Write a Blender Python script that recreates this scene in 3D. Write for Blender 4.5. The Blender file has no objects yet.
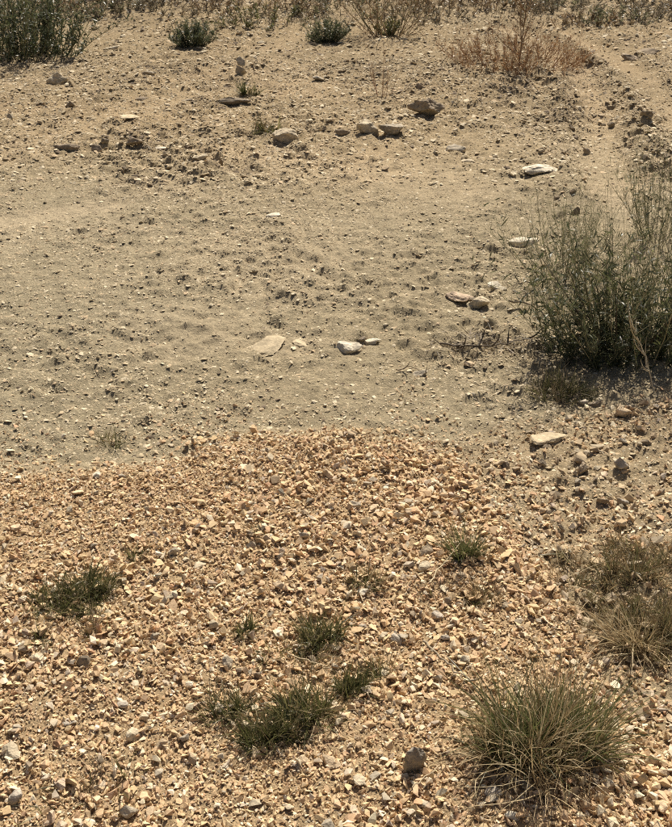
import bpy, bmesh, math
import numpy as np
from mathutils import Vector

# ------------------------------------------------------------------ camera, sky, sun, exposure
SC = bpy.context.scene
COL = SC.collection
PW, PH = 672.0, 827.0
CAM_H, PITCH, VFOV = 1.6, math.radians(30.0), math.radians(46.0)
FPX = PH / 2 / math.tan(VFOV / 2)
cam_d = bpy.data.cameras.new('camera')
cam_d.sensor_fit = 'VERTICAL'
cam_d.angle = VFOV
cam_d.clip_start, cam_d.clip_end = 0.05, 2000
cam = bpy.data.objects.new('camera', cam_d)
COL.objects.link(cam)
cam.location = (0, 0, CAM_H)
cam.rotation_euler = (math.pi / 2 - PITCH, 0, 0)
SC.camera = cam

SUN_AZ, SUN_EL = math.radians(14), math.radians(48)      # azimuth clockwise from +Y (away from the viewer)
world = bpy.data.worlds.new('World')
SC.world = world
world.use_nodes = True
wn = world.node_tree
sky = wn.nodes.new('ShaderNodeTexSky')
sky.sky_type = 'NISHITA'
sky.sun_disc = False
sky.sun_elevation = SUN_EL
sky.sun_rotation = SUN_AZ
sky.dust_density = 4.0
sky.air_density = 0.8
sky.ozone_density = 0.6
wn.nodes['Background'].inputs[1].default_value = 0.05
wn.links.new(sky.outputs[0], wn.nodes['Background'].inputs[0])
sun_d = bpy.data.lights.new('sun', 'SUN')
sun_d.energy = 5.0
sun_d.angle = math.radians(0.55)
sun_d.color = (1.0, 0.92, 0.79)
sun = bpy.data.objects.new('sun', sun_d)
COL.objects.link(sun)
sv = Vector((math.sin(SUN_AZ) * math.cos(SUN_EL), math.cos(SUN_AZ) * math.cos(SUN_EL), math.sin(SUN_EL)))
sun.rotation_euler = sv.to_track_quat('Z', 'Y').to_euler()
sun.location = sv * 30
SC.view_settings.view_transform = 'Standard'
SC.view_settings.look = 'None'
SC.view_settings.gamma = 1
SC.view_settings.exposure = 0.42
SC.cycles.filter_width = 1.1
SC.cycles.use_denoising = False
SC.cycles.max_bounces = 6

rng = np.random.default_rng(7)

# ------------------------------------------------------------------ noise
def _h(ix, iy, iz, seed):
    n = (ix.astype(np.int64) * 374761393 + iy.astype(np.int64) * 668265263 + iz.astype(np.int64) * 2147483647 + seed * 974634777) & 0xFFFFFFFF
    n = ((n ^ (n >> 13)) * 1274126177) & 0xFFFFFFFF
    n = ((n ^ (n >> 16)) * 2246822519) & 0xFFFFFFFF
    return ((n ^ (n >> 15)) & 0xFFFFFF) / float(0xFFFFFF) * 2 - 1

def vn2(x, y, seed=0):
    xi, yi = np.floor(x), np.floor(y)
    fx, fy = x - xi, y - yi
    fx = fx * fx * (3 - 2 * fx); fy = fy * fy * (3 - 2 * fy)
    z = np.zeros_like(xi)
    a, b = _h(xi, yi, z, seed), _h(xi + 1, yi, z, seed)
    c, d = _h(xi, yi + 1, z, seed), _h(xi + 1, yi + 1, z, seed)
    return (a + (b - a) * fx) * (1 - fy) + (c + (d - c) * fx) * fy

def vn3(p, seed=0):
    i = np.floor(p); f = p - i; f = f * f * (3 - 2 * f)
    r = 0
    for dx in (0, 1):
        for dy in (0, 1):
            for dz in (0, 1):
                w = (f[:, 0] if dx else 1 - f[:, 0]) * (f[:, 1] if dy else 1 - f[:, 1]) * (f[:, 2] if dz else 1 - f[:, 2])
                r = r + w * _h(i[:, 0] + dx, i[:, 1] + dy, i[:, 2] + dz, seed)
    return r

def fbm(x, y, s, octv=3, seed=0, gain=0.5):
    r, a, t = 0, 1.0, 0
    for k in range(octv):
        c, sn = math.cos(k * 1.1 + seed), math.sin(k * 1.1 + seed)
        r = r + a * vn2((x * c - y * sn) / s + 13.7 * k, (x * sn + y * c) / s - 7.3 * k, seed + k)
        t += a; a *= gain; s *= 0.5
    return r / t

def sstep(a, b, x):
    t = np.clip((x - a) / (b - a), 0, 1)
    return t * t * (3 - 2 * t)

# ------------------------------------------------------------------ plan of the place (pixels of the photograph dropped on the ground)
CP, SP = math.cos(PITCH), math.sin(PITCH)
def ray(px, py):
    dx, dz = (px - PW / 2) / FPX, -(py - PH / 2) / FPX
    return np.array([dx, CP + dz * SP, -SP + dz * CP])
def flat(px, py):                       # on the level plane z = 0
    d = ray(px, py); t = -CAM_H / d[2]
    return np.array([d[0] * t, d[1] * t])
def poly(pts): return np.array([flat(*p) for p in pts])

def seg_dist(x, y, pl):
    best = np.full(np.shape(x), 1e9)
    for (ax, ay), (bx, by) in zip(pl[:-1], pl[1:]):
        vx, vy = bx - ax, by - ay
        t = np.clip(((x - ax) * vx + (y - ay) * vy) / (vx * vx + vy * vy), 0, 1)
        best = np.minimum(best, np.hypot(x - ax - t * vx, y - ay - t * vy))
    return best

def blob(x, y, px, py, rx, ry):         # a soft patch given by its centre and half sizes in the photograph
    c = flat(px, py); e = flat(px + rx, py); n = flat(px, py - ry); s = flat(px, py + ry)
    a = abs(e[0] - c[0]); b = (n[1] - s[1]) / 2
    return np.exp(-(((x - c[0]) / a) ** 2 + ((y - c[1]) / b) ** 2))

EDGE = poly([(-500, 505), (-140, 490), (0, 474), (70, 470), (130, 463), (190, 452), (235, 440), (330, 434), (400, 437), (440, 448), (470, 470),
             (490, 505), (520, 540), (560, 600), (600, 680), (680, 730), (900, 760)])
def edge_y(x):
    return np.interp(x, EDGE[:, 0], EDGE[:, 1]) - 0.05
# the edge polyline in the right part is not a function of x only in the picture, but is one on the ground
def gravel(x, y):                       # 1 in the spread gravel, 0 on bare soil
    d = edge_y(x) + 0.13 * fbm(x, y, 0.45, 4, 5, 0.7) - y
    return sstep(-0.12, 0.12, d)
def mixed(x, y):                        # stony soil right of the gravel
    e = np.interp(x, [flat(440, 440)[0], flat(520, 430)[0], flat(672, 400)[0], 3.0], [flat(440, 440)[1], flat(520, 430)[1], flat(672, 395)[1], 2.9])
    m = sstep(-0.12, 0.12, e + 0.08 * fbm(x, y, 0.4, 2, 9) - y) * sstep(flat(430, 470)[0], flat(500, 470)[0], x)
    return m * (1 - gravel(x, y))
RUT1 = poly([(640, 260), (612, 200), (603, 160), (602, 120), (590, 90), (560, 62), (535, 45), (500, 30)])
RUT2 = poly([(760, 200), (690, 135), (664, 100), (640, 78), (606, 58), (575, 42), (545, 28)])
RUT3 = poly([(-160, 240), (-60, 228), (0, 224), (60, 217), (110, 210)])
RUT4 = poly([(-150, 190), (0, 165), (60, 140), (120, 118), (200, 95)])
def ruts(x, y):
    return seg_dist(x, y, RUT1), seg_dist(x, y, RUT2), seg_dist(x, y, RUT3), seg_dist(x, y, RUT4)
def rough(x, y):                        # where the soil is cloddy
    r = 0.35 + 0.35 * sstep(4.0, 6.5, y) + 0.45 * fbm(x, y, 0.8, 3, 21)
    r = r + 0.7 * blob(x, y, 645, 140, 34, 60) + 0.5 * blob(x, y, 160, 170, 70, 20) + 0.5 * blob(x, y, 580, 110, 24, 25) \
        + 0.4 * blob(x, y, 510, 75, 60, 15) + 0.5 * blob(x, y, 490, 345, 60, 14) - 0.5 * blob(x, y, 70, 180, 60, 25) - 0.5 * blob(x, y, 430, 190, 60, 30)
    d1, d2, d3, d4 = ruts(x, y)
    br = 0.55 * sstep(-0.1, 0.5, fbm(x, y, 0.4, 3, 48))
    r = r * (br + (1 - br) * sstep(0.02, 0.2, d1)) * (br + (1 - br) * sstep(0.02, 0.18, d2)) * sstep(0.0, 0.10, d3) * (0.4 + 0.6 * sstep(0.0, 0.2, d4))
    return np.clip(r, 0, 1.4)
def height(x, y):
    x = np.asarray(x, float); y = np.asarray(y, float)
    near = 1 - sstep(16, 30, np.hypot(x, y))
    h = 0.035 * vn2(x / 2.3, y / 2.3, 3) + 0.02 * vn2(x / 0.9, y / 0.9, 4)
    g = gravel(x, y); R = rough(x, y)
    h = h + 0.030 * g * (1 + 0.5 * vn2(x / 0.35, y / 0.35, 6)) + 0.012 * mixed(x, y)
    d1, d2, d3, d4 = ruts(x, y)
    for d, a in ((d1, 1.0), (d2, 0.8), (d3, 0.3), (d4, 0.25)):
        h = h + a * (-0.020 * (1 - sstep(0.03, 0.20, d)) * (0.8 + 0.8 * vn2(x / 0.5, y / 0.5, 47)) + 0.030 * np.exp(-((d - 0.24) / 0.08) ** 2) * (1 + 0.8 * vn2(x / 0.13, y / 0.13, 8)))
    cl = np.abs(fbm(x, y, 0.16, 3, 31)); cl2 = fbm(x, y, 0.07, 2, 33)
    cr = np.maximum(fbm(x, y, 0.045, 2, 37), -0.05) * (1 - 0.85 * sstep(4.5, 8, y))
    cl2 = cl2 * (1 - 0.6 * sstep(6, 10, y))
    h = h + near * (0.065 * R * (cl - 0.2) + 0.028 * (0.3 + R) * np.maximum(cl2, -0.1) + 0.024 * (0.3 + R) * cr) * (1 - 0.6 * g)
    h = h + near * 0.007 * (1 - sstep(3.5, 5.5, y)) * fbm(x, y, 0.028, 2, 35) * (0.6 + 0.8 * R)
    h = h + 0.10 * sstep(9.5, 12.5, y + 0.5 * vn2(x / 1.5, y / 1.5, 41)) * (1 + 0.4 * vn2(x / 1.1, y / 0.7, 42))
    h = h + sstep(16, 60, np.hypot(x, y)) * 1.2 * vn2(x / 25, y / 25, 44)
    return h
def at(px, py):                         # a pixel of the photograph to the point of the ground under it
    d = ray(px, py); z = 0.0
    for _ in range(6):
        t = (z - CAM_H) / d[2]
        z = float(height(np.array([d[0] * t]), np.array([d[1] * t]))[0])
    return np.array([d[0] * t, d[1] * t, z])
def m_per_px(p):
    return float(CP * p[1] + SP * (CAM_H - p[2])) / FPX

# ------------------------------------------------------------------ materials
def new_mat(name):
    m = bpy.data.materials.new(name); m.use_nodes = True
    return m, m.node_tree.nodes, m.node_tree.links
def stone_mat(name, rough_=0.9, nscale=90, bump=0.25, lo=0.72, hi=1.2, inst=False):
    m, N, L = new_mat(name); b = N['Principled BSDF']
    at_ = N.new('ShaderNodeAttribute'); at_.attribute_name = 'col'
    if inst: at_.attribute_type = 'INSTANCER'
    geo = N.new('ShaderNodeNewGeometry')
    n1 = N.new('ShaderNodeTexNoise'); n1.inputs['Scale'].default_value = nscale; n1.inputs['Detail'].default_value = 6; n1.inputs['Roughness'].default_value = 0.65
    n2 = N.new('ShaderNodeTexNoise'); n2.inputs['Scale'].default_value = nscale * 5; n2.inputs['Detail'].default_value = 3
    for n in (n1, n2): L.new(geo.outputs['Position'], n.inputs['Vector'])
    mr = N.new('ShaderNodeMapRange'); mr.inputs[1].default_value = 0.3; mr.inputs[2].default_value = 0.7; mr.inputs[3].default_value = lo; mr.inputs[4].default_value = hi
    L.new(n1.outputs[0], mr.inputs[0])
    mx = N.new('ShaderNodeVectorMath'); mx.operation = 'SCALE'
    L.new(at_.outputs['Color'], mx.inputs[0]); L.new(mr.outputs[0], mx.inputs['Scale'])
    L.new(mx.outputs[0], b.inputs['Base Color'])
    b.inputs['Roughness'].default_value = rough_; b.inputs['Specular IOR Level'].default_value = 0.25
    ad = N.new('ShaderNodeMath'); ad.operation = 'MULTIPLY_ADD'; ad.inputs[1].default_value = 0.4
    L.new(n2.outputs[0], ad.inputs[0]); L.new(n1.outputs[0], ad.inputs[2])
    bp = N.new('ShaderNodeBump'); bp.inputs['Strength'].default_value = bump; bp.inputs['Distance'].default_value = 0.004
    L.new(ad.outputs[0], bp.inputs['Height']); L.new(bp.outputs[0], b.inputs['Normal'])
    return m
def leaf_mat(name, trans=0.3, rough_=0.42):
    m, N, L = new_mat(name); b = N['Principled BSDF']; out = N['Material Output']
    at_ = N.new('ShaderNodeAttribute'); at_.attribute_name = 'col'
    L.new(at_.outputs['Color'], b.inputs['Base Color'])
    b.inputs['Roughness'].default_value = rough_; b.inputs['Specular IOR Level'].default_value = 0.5
    tr = N.new('ShaderNodeBsdfTranslucent'); L.new(at_.outputs['Color'], tr.inputs[0])
    mx = N.new('ShaderNodeMixShader'); mx.inputs[0].default_value = trans
    L.new(b.outputs[0], mx.inputs[1]); L.new(tr.outputs[0], mx.inputs[2]); L.new(mx.outputs[0], out.inputs[0])
    return m
def soil_mat():
    m, N, L = new_mat('soil'); b = N['Principled BSDF']
    at_ = N.new('ShaderNodeAttribute'); at_.attribute_name = 'col'
    tc = N.new('ShaderNodeTexCoord')
    def noise(s, d, r=0.6):
        n = N.new('ShaderNodeTexNoise'); n.inputs['Scale'].default_value = s; n.inputs['Detail'].default_value = d; n.inputs['Roughness'].default_value = r
        L.new(tc.outputs['Object'], n.inputs['Vector']); return n
    a, c, e = noise(7, 8, 0.7), noise(60, 6, 0.75), noise(330, 3)
    def rng_(n, f0, f1, lo, hi):
        mr = N.new('ShaderNodeMapRange'); L.new(n.outputs[0], mr.inputs[0])
        for i, v in enumerate((f0, f1, lo, hi)): mr.inputs[i + 1].default_value = v
        return mr
    r1, r2, r3 = rng_(a, 0.3, 0.7, 0.85, 1.13), rng_(c, 0.3, 0.7, 0.64, 1.27), rng_(e, 0.3, 0.7, 0.82, 1.15)
    v = at_.outputs['Color']
    for r in (r1, r2, r3):
        mx = N.new('ShaderNodeVectorMath'); mx.operation = 'SCALE'
        L.new(v, mx.inputs[0]); L.new(r.outputs[0], mx.inputs['Scale']); v = mx.outputs[0]
    L.new(v, b.inputs['Base Color'])
    b.inputs['Roughness'].default_value = 0.95; b.inputs['Specular IOR Level'].default_value = 0.15
    ad = N.new('ShaderNodeMath'); ad.operation = 'MULTIPLY_ADD'; ad.inputs[1].default_value = 0.35
    L.new(e.outputs[0], ad.inputs[0]); L.new(c.outputs[0], ad.inputs[2])
    bp = N.new('ShaderNodeBump'); bp.inputs['Strength'].default_value = 0.9; bp.inputs['Distance'].default_value = 0.022
    L.new(ad.outputs[0], bp.inputs['Height']); L.new(bp.outputs[0], b.inputs['Normal'])
    return m
M_SOIL = soil_mat()
M_GRAVEL = stone_mat('gravel_stone', 0.88, 70, 0.35, 0.78, 1.18, True)
M_CLOD = stone_mat('dry_clod', 0.95, 90, 0.5, 0.7, 1.2, True)
M_ROCK = stone_mat('weathered_rock', 0.92, 45, 0.9, 0.6, 1.25)
M_GREEN = leaf_mat('green_leaf', 0.42)
M_STRAW = leaf_mat('dry_straw', 0.25, 0.6)
M_STEM = leaf_mat('woody_stem', 0.0, 0.8)

# ------------------------------------------------------------------ mesh helpers
def mesh_from(name, V, T, C=None, smooth=False):
    V = np.asarray(V, np.float32); T = np.asarray(T, np.int32)
    me = bpy.data.meshes.new(name)
    me.vertices.add(len(V)); me.vertices.foreach_set('co', V.ravel())
    k = T.shape[1]
    me.loops.add(T.size); me.loops.foreach_set('vertex_index', T.ravel())
    me.polygons.add(len(T)); me.polygons.foreach_set('loop_start', np.arange(0, T.size, k, dtype=np.int32))
    me.update(calc_edges=True)
    me.polygons.foreach_set('use_smooth', np.full(len(T), bool(smooth)))
    if C is not None:
        ca = me.color_attributes.new('col', 'FLOAT_COLOR', 'POINT')
        CC = np.ones((len(V), 4), np.float32); CC[:, :3] = C
        ca.data.foreach_set('color', CC.ravel())
    return me
def obj(name, me, mat, parent=None, loc=None, label=None, cat=None, group=None, kind=None):
    o = bpy.data.objects.new(name, me); COL.objects.link(o)
    if me is not None and mat is not None and not me.materials: me.materials.append(mat)
    if parent: o.parent = parent
    if loc is not None: o.location = loc
    for k, v in (('label', label), ('category', cat), ('group', group), ('kind', kind)):
        if v: o[k] = v
    return o
def thing(name, loc, label, cat, group=None):
    return obj(name, None, None, None, loc, label, cat, group)

def rand_rot(n, tilt=1.0):
    q = rng.normal(size=(n, 4)); q[:, 1:3] *= tilt
    q /= np.linalg.norm(q, axis=1)[:, None]
    w, x, y, z = q.T
    return np.stack([1 - 2 * (y * y + z * z), 2 * (x * y - z * w), 2 * (x * z + y * w), 2 * (x * y + z * w), 1 - 2 * (x * x + z * z), 2 * (y * z - x * w),
                     2 * (x * z - y * w), 2 * (y * z + x * w), 1 - 2 * (x * x + y * y)], 1).reshape(n, 3, 3)

def hull_template(npts, ax):
    bm = bmesh.new()
    p = rng.normal(size=(npts, 3)); p /= np.linalg.norm(p, axis=1)[:, None]
    p *= np.array(ax) * rng.uniform(0.7, 1.15, (npts, 1))
    for q in p: bm.verts.new(q)
    r = bmesh.ops.convex_hull(bm, input=bm.verts)
    dead = [e for e in r['geom_interior'] if isinstance(e, bmesh.types.BMVert)]
    bmesh.ops.delete(bm, geom=dead, context='VERTS')
    bmesh.ops.triangulate(bm, faces=bm.faces)
    bmesh.ops.recalc_face_normals(bm, faces=bm.faces)
    bm.verts.index_update()
    V = np.array([v.co[:] for v in bm.verts]); T = np.array([[v.index for v in f.verts] for f in bm.faces]); bm.free()
    return V * 0.5, T
TPL_SHARP = [hull_template(int(rng.integers(8, 13)), (1, rng.uniform(0.55, 0.95), rng.uniform(0.35, 0.8))) for _ in range(36)]
TPL_TINY = [hull_template(7, (1, rng.uniform(0.65, 1), rng.uniform(0.45, 0.85))) for _ in range(16)]
TPL_ROUND = [hull_template(15, (1, rng.uniform(0.8, 1), rng.uniform(0.6, 0.9))) for _ in range(14)]

def scatter_nodes():
    ng = bpy.data.node_groups.new('strewn_stones', 'GeometryNodeTree')
    ng.interface.new_socket('Geometry', in_out='INPUT', socket_type='NodeSocketGeometry')
    ng.interface.new_socket('Geometry', in_out='OUTPUT', socket_type='NodeSocketGeometry')
    N, L = ng.nodes, ng.links
    gi, go = N.new('NodeGroupInput'), N.new('NodeGroupOutput')
    def attr(name, t):
        n = N.new('GeometryNodeInputNamedAttribute'); n.data_type = t; n.inputs[0].default_value = name
        return n.outputs[0]
    sep = N.new('GeometryNodeSeparateGeometry'); sep.domain = 'POINT'
    L.new(gi.outputs[0], sep.inputs[0]); L.new(attr('is_shape', 'BOOLEAN'), sep.inputs[1])
    sp = N.new('GeometryNodeSplitToInstances'); sp.domain = 'POINT'
    L.new(sep.outputs[0], sp.inputs[0])
    L.new(attr('which', 'INT'), sp.inputs['Group ID'])
    ip = N.new('GeometryNodeInstanceOnPoints')
    L.new(sep.outputs[1], ip.inputs['Points']); L.new(sp.outputs[0], ip.inputs['Instance'])
    ip.inputs['Pick Instance'].default_value = True
    L.new(attr('which', 'INT'), ip.inputs['Instance Index'])
    L.new(attr('rot', 'FLOAT_VECTOR'), ip.inputs['Rotation']); L.new(attr('sc', 'FLOAT_VECTOR'), ip.inputs['Scale'])
    L.new(ip.outputs[0], go.inputs[0])
    return ng
SCATTER = scatter_nodes()
def scatter(name, tpls, X, Y, Z, S, C, mat, tilt=0.7, flat_=(0.55, 1.0), **kw):
    """many stones as instances of a few shapes; the shapes ride in the same mesh as the points"""
    n = len(X); V = [np.stack([X, Y, Z], 1)]; T = []; wh = [rng.integers(0, len(tpls), n)]; off = n
    for k, (tv, tt) in enumerate(tpls):
        V.append(tv); T.append(tt + off); wh.append(np.full(len(tv), k)); off += len(tv)
    V = np.concatenate(V); me = mesh_from(name, V, np.concatenate(T))
    def put(nm, ty, key, arr):
        a = me.attributes.new(nm, ty, 'POINT'); a.data.foreach_set(key, np.ascontiguousarray(arr).ravel())
    put('is_shape', 'BOOLEAN', 'value', np.arange(len(V)) >= n)
    put('which', 'INT', 'value', np.concatenate(wh).astype(np.int32))
    rot = np.zeros((len(V), 3), np.float32); rot[:n] = np.stack([rng.normal(0, tilt, n), rng.normal(0, tilt, n), rng.uniform(0, 6.28, n)], 1)
    sc = np.ones((len(V), 3), np.float32); sc[:n] = S[:, None] * np.stack([np.ones(n), rng.uniform(0.7, 1, n), rng.uniform(*flat_, n)], 1)
    put('rot', 'FLOAT_VECTOR', 'vector', rot); put('sc', 'FLOAT_VECTOR', 'vector', sc)
    cc = np.ones((len(V), 4), np.float32); cc[:n, :3] = C
    put('col', 'FLOAT_COLOR', 'color', cc)
    o = obj(name, me, mat, **kw)
    md = o.modifiers.new('strewn', 'NODES'); md.node_group = SCATTER
    return o

# ------------------------------------------------------------------ ground
def graded(core0, core1, step, far0, far1, g, lim):
    c = list(np.arange(core0, core1 + step / 2, step)); s = step; v = c[-1]; up = []
    while v < far1: s *= g if s < lim else 1.09; v += s; up.append(v)
    s = step; v = c[0]; dn = []
    while v > far0: s *= g if s < lim else 1.09; v -= s; dn.append(v)
    return np.array(dn[::-1] + c + up)
TAN = np.array([0.58, 0.425, 0.25]); SOIL = np.array([0.445, 0.372, 0.242]); PALE = np.array([0.58, 0.475, 0.315]); BROWN = np.array([0.27, 0.20, 0.12])
def soil_colour(x, y):
    g = np.clip(gravel(x, y) * 1.1, 0, 1)[:, None]; mx_ = mixed(x, y)[:, None]
    d1, d2, d3, d4 = ruts(x, y)
    pale = np.clip((0.55 + 0.7 * fbm(x, y, 0.4, 3, 48)) * (1 - sstep(0.02, 0.24, d1)) + (0.35 + 0.7 * fbm(x, y, 0.4, 3, 49)) * (1 - sstep(0.02, 0.2, d2)) + 0.8 * (1 - sstep(0.03, 0.16, d3)) + 0.4 * (1 - sstep(0.05, 0.4, d4))
                   + 0.6 * sstep(0.1, 0.6, fbm(x, y, 0.7, 4, 51)) + 0.8 * blob(x, y, 275, 345, 45, 12) + 0.5 * blob(x, y, 620, 390, 50, 18) + 0.4 * blob(x, y, 400, 180, 120, 30), 0, 1)[:, None]
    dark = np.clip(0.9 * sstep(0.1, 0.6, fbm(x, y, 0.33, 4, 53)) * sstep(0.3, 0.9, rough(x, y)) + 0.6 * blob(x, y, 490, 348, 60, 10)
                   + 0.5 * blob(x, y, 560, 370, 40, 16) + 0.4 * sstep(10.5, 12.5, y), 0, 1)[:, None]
    warm = (0.9 * sstep(4.0, 7, y) + 0.25 * fbm(x, y, 1.3, 2, 55))[:, None]
    c = SOIL * (1 - pale) + PALE * pale
    c = c * (1 + warm * np.array([0.08, -0.02, -0.12])) * (1 - 0.16 * sstep(5, 9, y)[:, None])
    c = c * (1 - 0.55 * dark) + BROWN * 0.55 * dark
    c = c * (1 - 0.45 * mx_) + TAN * 0.93 * 0.45 * mx_
    return c * (1 - g) + TAN * g
xs = graded(-1.7, 1.7, 0.011, -400, 400, 1.02, 0.055)
ys = graded(0.9, 4.6, 0.009, -120, 700, 1.006, 0.045)
GX, GY = np.meshgrid(xs, ys)
gx, gy = GX.ravel(), GY.ravel()
gv = np.stack([gx, gy, height(gx, gy)], 1)
nx, ny = len(xs), len(ys)
ii = (np.arange(ny - 1)[:, None] * nx + np.arange(nx - 1)[None]).ravel()
quads = np.stack([ii, ii + 1, ii + nx + 1, ii + nx], 1)
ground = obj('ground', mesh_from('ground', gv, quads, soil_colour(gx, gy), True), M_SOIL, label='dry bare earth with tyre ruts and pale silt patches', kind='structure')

# ------------------------------------------------------------------ gravel and loose grit (uncountable)
G1 = np.array([0.65, 0.475, 0.285]); G2 = np.array([0.57, 0.41, 0.24]); G3 = np.array([0.72, 0.60, 0.43]); G4 = np.array([0.44, 0.365, 0.27]); G5 = np.array([0.55, 0.36, 0.21])
def gravel_cols(n, p=(0.42, 0.26, 0.18, 0.04, 0.10)):
    c = np.array([G1, G2, G3, G4, G5])[rng.choice(5, n, p=p)]
    return np.clip(c * rng.uniform(0.85, 1.12, (n, 1)) * rng.uniform(0.97, 1.03, (n, 3)), 0, 0.8)
def sample(n, x0, x1, y0, y1, dens):
    X = rng.uniform(x0, x1, n); Y = rng.uniform(y0, y1, n)
    k = rng.random(n) < np.clip(dens(X, Y), 0, 1)
    return X[k], Y[k]
def power(n, a, b, e):                  # sizes between a and b, number falling as size^-e
    u = rng.random(n)
    return (a ** (1 - e) + u * (b ** (1 - e) - a ** (1 - e))) ** (1 / (1 - e))
def view_x(x, y, m=0.9):               # only ground the photo or a step to the side could show
    return (np.abs(x) < 0.36 * np.hypot(y, CAM_H) + m)
def gdens(x, y): return (gravel(x, y) + (0.30 + 0.35 * fbm(x, y, 0.3, 2, 65)) * mixed(x, y) + 0.28 * sstep(-0.55, 0.0, edge_y(x) - y) * (1 - gravel(x, y)) * (0.4 + fbm(x, y, 0.25, 2, 66))) * view_x(x, y)
X, Y = sample(190000, -2.2, 2.2, 0.85, 3.2, gdens)
S = power(len(X), 0.010, 0.036, 2.9)
clump = fbm(X, Y, 0.22, 2, 61)
S *= np.where(clump > 0.0, 1.0, 0.8)
S *= 1 + 0.3 * np.exp(-((edge_y(X) - Y - 0.22) / 0.22) ** 2) * sstep(-0.5, 0.0, X)
scatter('gravel', TPL_SHARP, X, Y, height(X, Y) + S * rng.uniform(-0.12, 0.38, len(X)), S, gravel_cols(len(X)), M_GRAVEL, 0.5, (0.5, 1.0),
        label='loose angular tan gravel spread over the near ground', cat='gravel', kind='stuff')
X, Y = sample(200000, -2.2, 2.2, 0.85, 3.2, lambda x, y: gdens(x, y) * (0.7 + 0.5 * fbm(x, y, 0.2, 2, 63)))
S = power(len(X), 0.005, 0.012, 1.8)
scatter('fine_grit', TPL_TINY, X, Y, height(X, Y) + S * rng.uniform(-0.1, 0.5, len(X)), S, gravel_cols(len(X)), M_GRAVEL,
        label='fine tan grit between the gravel stones', cat='grit', kind='stuff')

X, Y = sample(9000, -0.3, 2.2, 1.4, 3.3, lambda x, y: (mixed(x, y) * (0.35 + 0.5 * fbm(x, y, 0.3, 2, 67)) + 0.25 * gravel(x, y) * sstep(0.35, 0.0, edge_y(x) - y)) * view_x(x, y))
S = power(len(X), 0.018, 0.05, 2.4)
SB = np.array([[0.40, 0.30, 0.19], [0.50, 0.39, 0.25], [0.30, 0.24, 0.165], [0.44, 0.36, 0.25]])[rng.choice(4, len(X))] * rng.uniform(0.85, 1.15, (len(X), 1))
scatter('soil_stones', TPL_SHARP + TPL_ROUND, X, Y, height(X, Y) + S * rng.uniform(-0.1, 0.28, len(X)), S, SB, M_GRAVEL, 0.5, (0.6, 1.0),
        label='brownish stones strewn over the stony soil right of the gravel', cat='stones', kind='stuff')
def ridge(x, y):
    d1, d2, d3, d4 = ruts(x, y)
    return (0.55 * np.exp(-((d1 - 0.30) / 0.10) ** 2) * sstep(4.2, 5, y) + 0.8 * blob(x, y, 648, 135, 26, 55) + 0.5 * blob(x, y, 578, 108, 22, 22) + 0.5 * blob(x, y, 510, 74, 60, 9)
            + 0.5 * blob(x, y, 165, 172, 60, 16) + 0.5 * blob(x, y, 495, 344, 48, 7) + 0.4 * blob(x, y, 560, 365, 30, 14) + 0.25 * sstep(0.2, 0.6, fbm(x, y, 0.5, 3, 68)) * sstep(5, 7, y)) * (0.5 + fbm(x, y, 0.2, 2, 69))
X, Y = sample(26000, -4, 5, 2.6, 10.5, lambda x, y: ridge(x, y) * view_x(x, y, 1.2))
S = power(len(X), 0.02, 0.085, 2.8)
SB = np.array([[0.30, 0.235, 0.155], [0.38, 0.30, 0.20], [0.22, 0.175, 0.12], [0.46, 0.38, 0.26]])[rng.choice(4, len(X))] * rng.uniform(0.85, 1.15, (len(X), 1))
scatter('rough_clods', TPL_ROUND + TPL_SHARP[:8], X, Y, height(X, Y) + S * rng.uniform(-0.2, 0.2, len(X)), S, SB, M_CLOD, 0.4, (0.45, 0.9),
        label='crumbled brown clods heaped along the wheel ruts and rough strips', cat='clods', kind='stuff')
C_CLOD = np.array([[0.40, 0.325, 0.21], [0.33, 0.26, 0.165], [0.60, 0.51, 0.36], [0.17, 0.13, 0.09], [0.47, 0.36, 0.23]])
def pebbles(name, n, y0, y1, half, a, b, e, label, buried=0.2, p=(0.34, 0.12, 0.32, 0.03, 0.19), base=0.5):
    def dens(x, y):
        d1, d2, d3, d4 = ruts(x, y)
        bare = (0.55 + 0.45 * sstep(0.03, 0.2, d1)) * (0.6 + 0.4 * sstep(0.03, 0.18, d2)) * (0.3 + 0.7 * sstep(0.0, 0.15, d3)) * (1 - 0.5 * np.clip(blob(x, y, 400, 180, 110, 22) + blob(x, y, 70, 180, 60, 14) + blob(x, y, 275, 350, 50, 14), 0, 1))
        return bare * (1 - gravel(x, y)) * (base + 0.55 * rough(x, y) + 0.5 * fbm(x, y, 0.3, 3, 71) + 0.5 * fbm(x, y, 1.1, 3, 72) - 0.25 * sstep(0.15, 0.6, fbm(x, y, 0.7, 4, 51))) * view_x(x, y, 1.2)
    X, Y = sample(n, -half, half, y0, y1, dens)
    S = power(len(X), a, b, e)
    lit = sstep(0.05, 0.5, fbm(X, Y, 0.33, 4, 53)) * sstep(0.3, 0.9, rough(X, Y))   # clumps of dark plant crumbs
    C = 1.1 * np.where((rng.random(len(X)) < 0.45 * lit)[:, None], C_CLOD[3], C_CLOD[rng.choice(5, len(X), p=p)]) * rng.uniform(0.88, 1.15, (len(X), 1))
    scatter(name, TPL_ROUND[:7] + TPL_SHARP[:12], X, Y, height(X, Y) + S * rng.uniform(-0.24, 0.10, len(X)), S, C, M_CLOD, 0.22, (0.22, 0.65), label=label, cat='pebbles', kind='stuff')
pebbles('soil_crumbs', 380000, 2.0, 5.2, 2.6, 0.0055, 0.032, 3.15, 'small pebbles and crumbs on the near bare soil')
pebbles('soil_pebbles', 330000, 5.2, 9.0, 4.4, 0.0095, 0.060, 3.1, 'scattered pebbles and clods across the middle of the bare ground')
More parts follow.
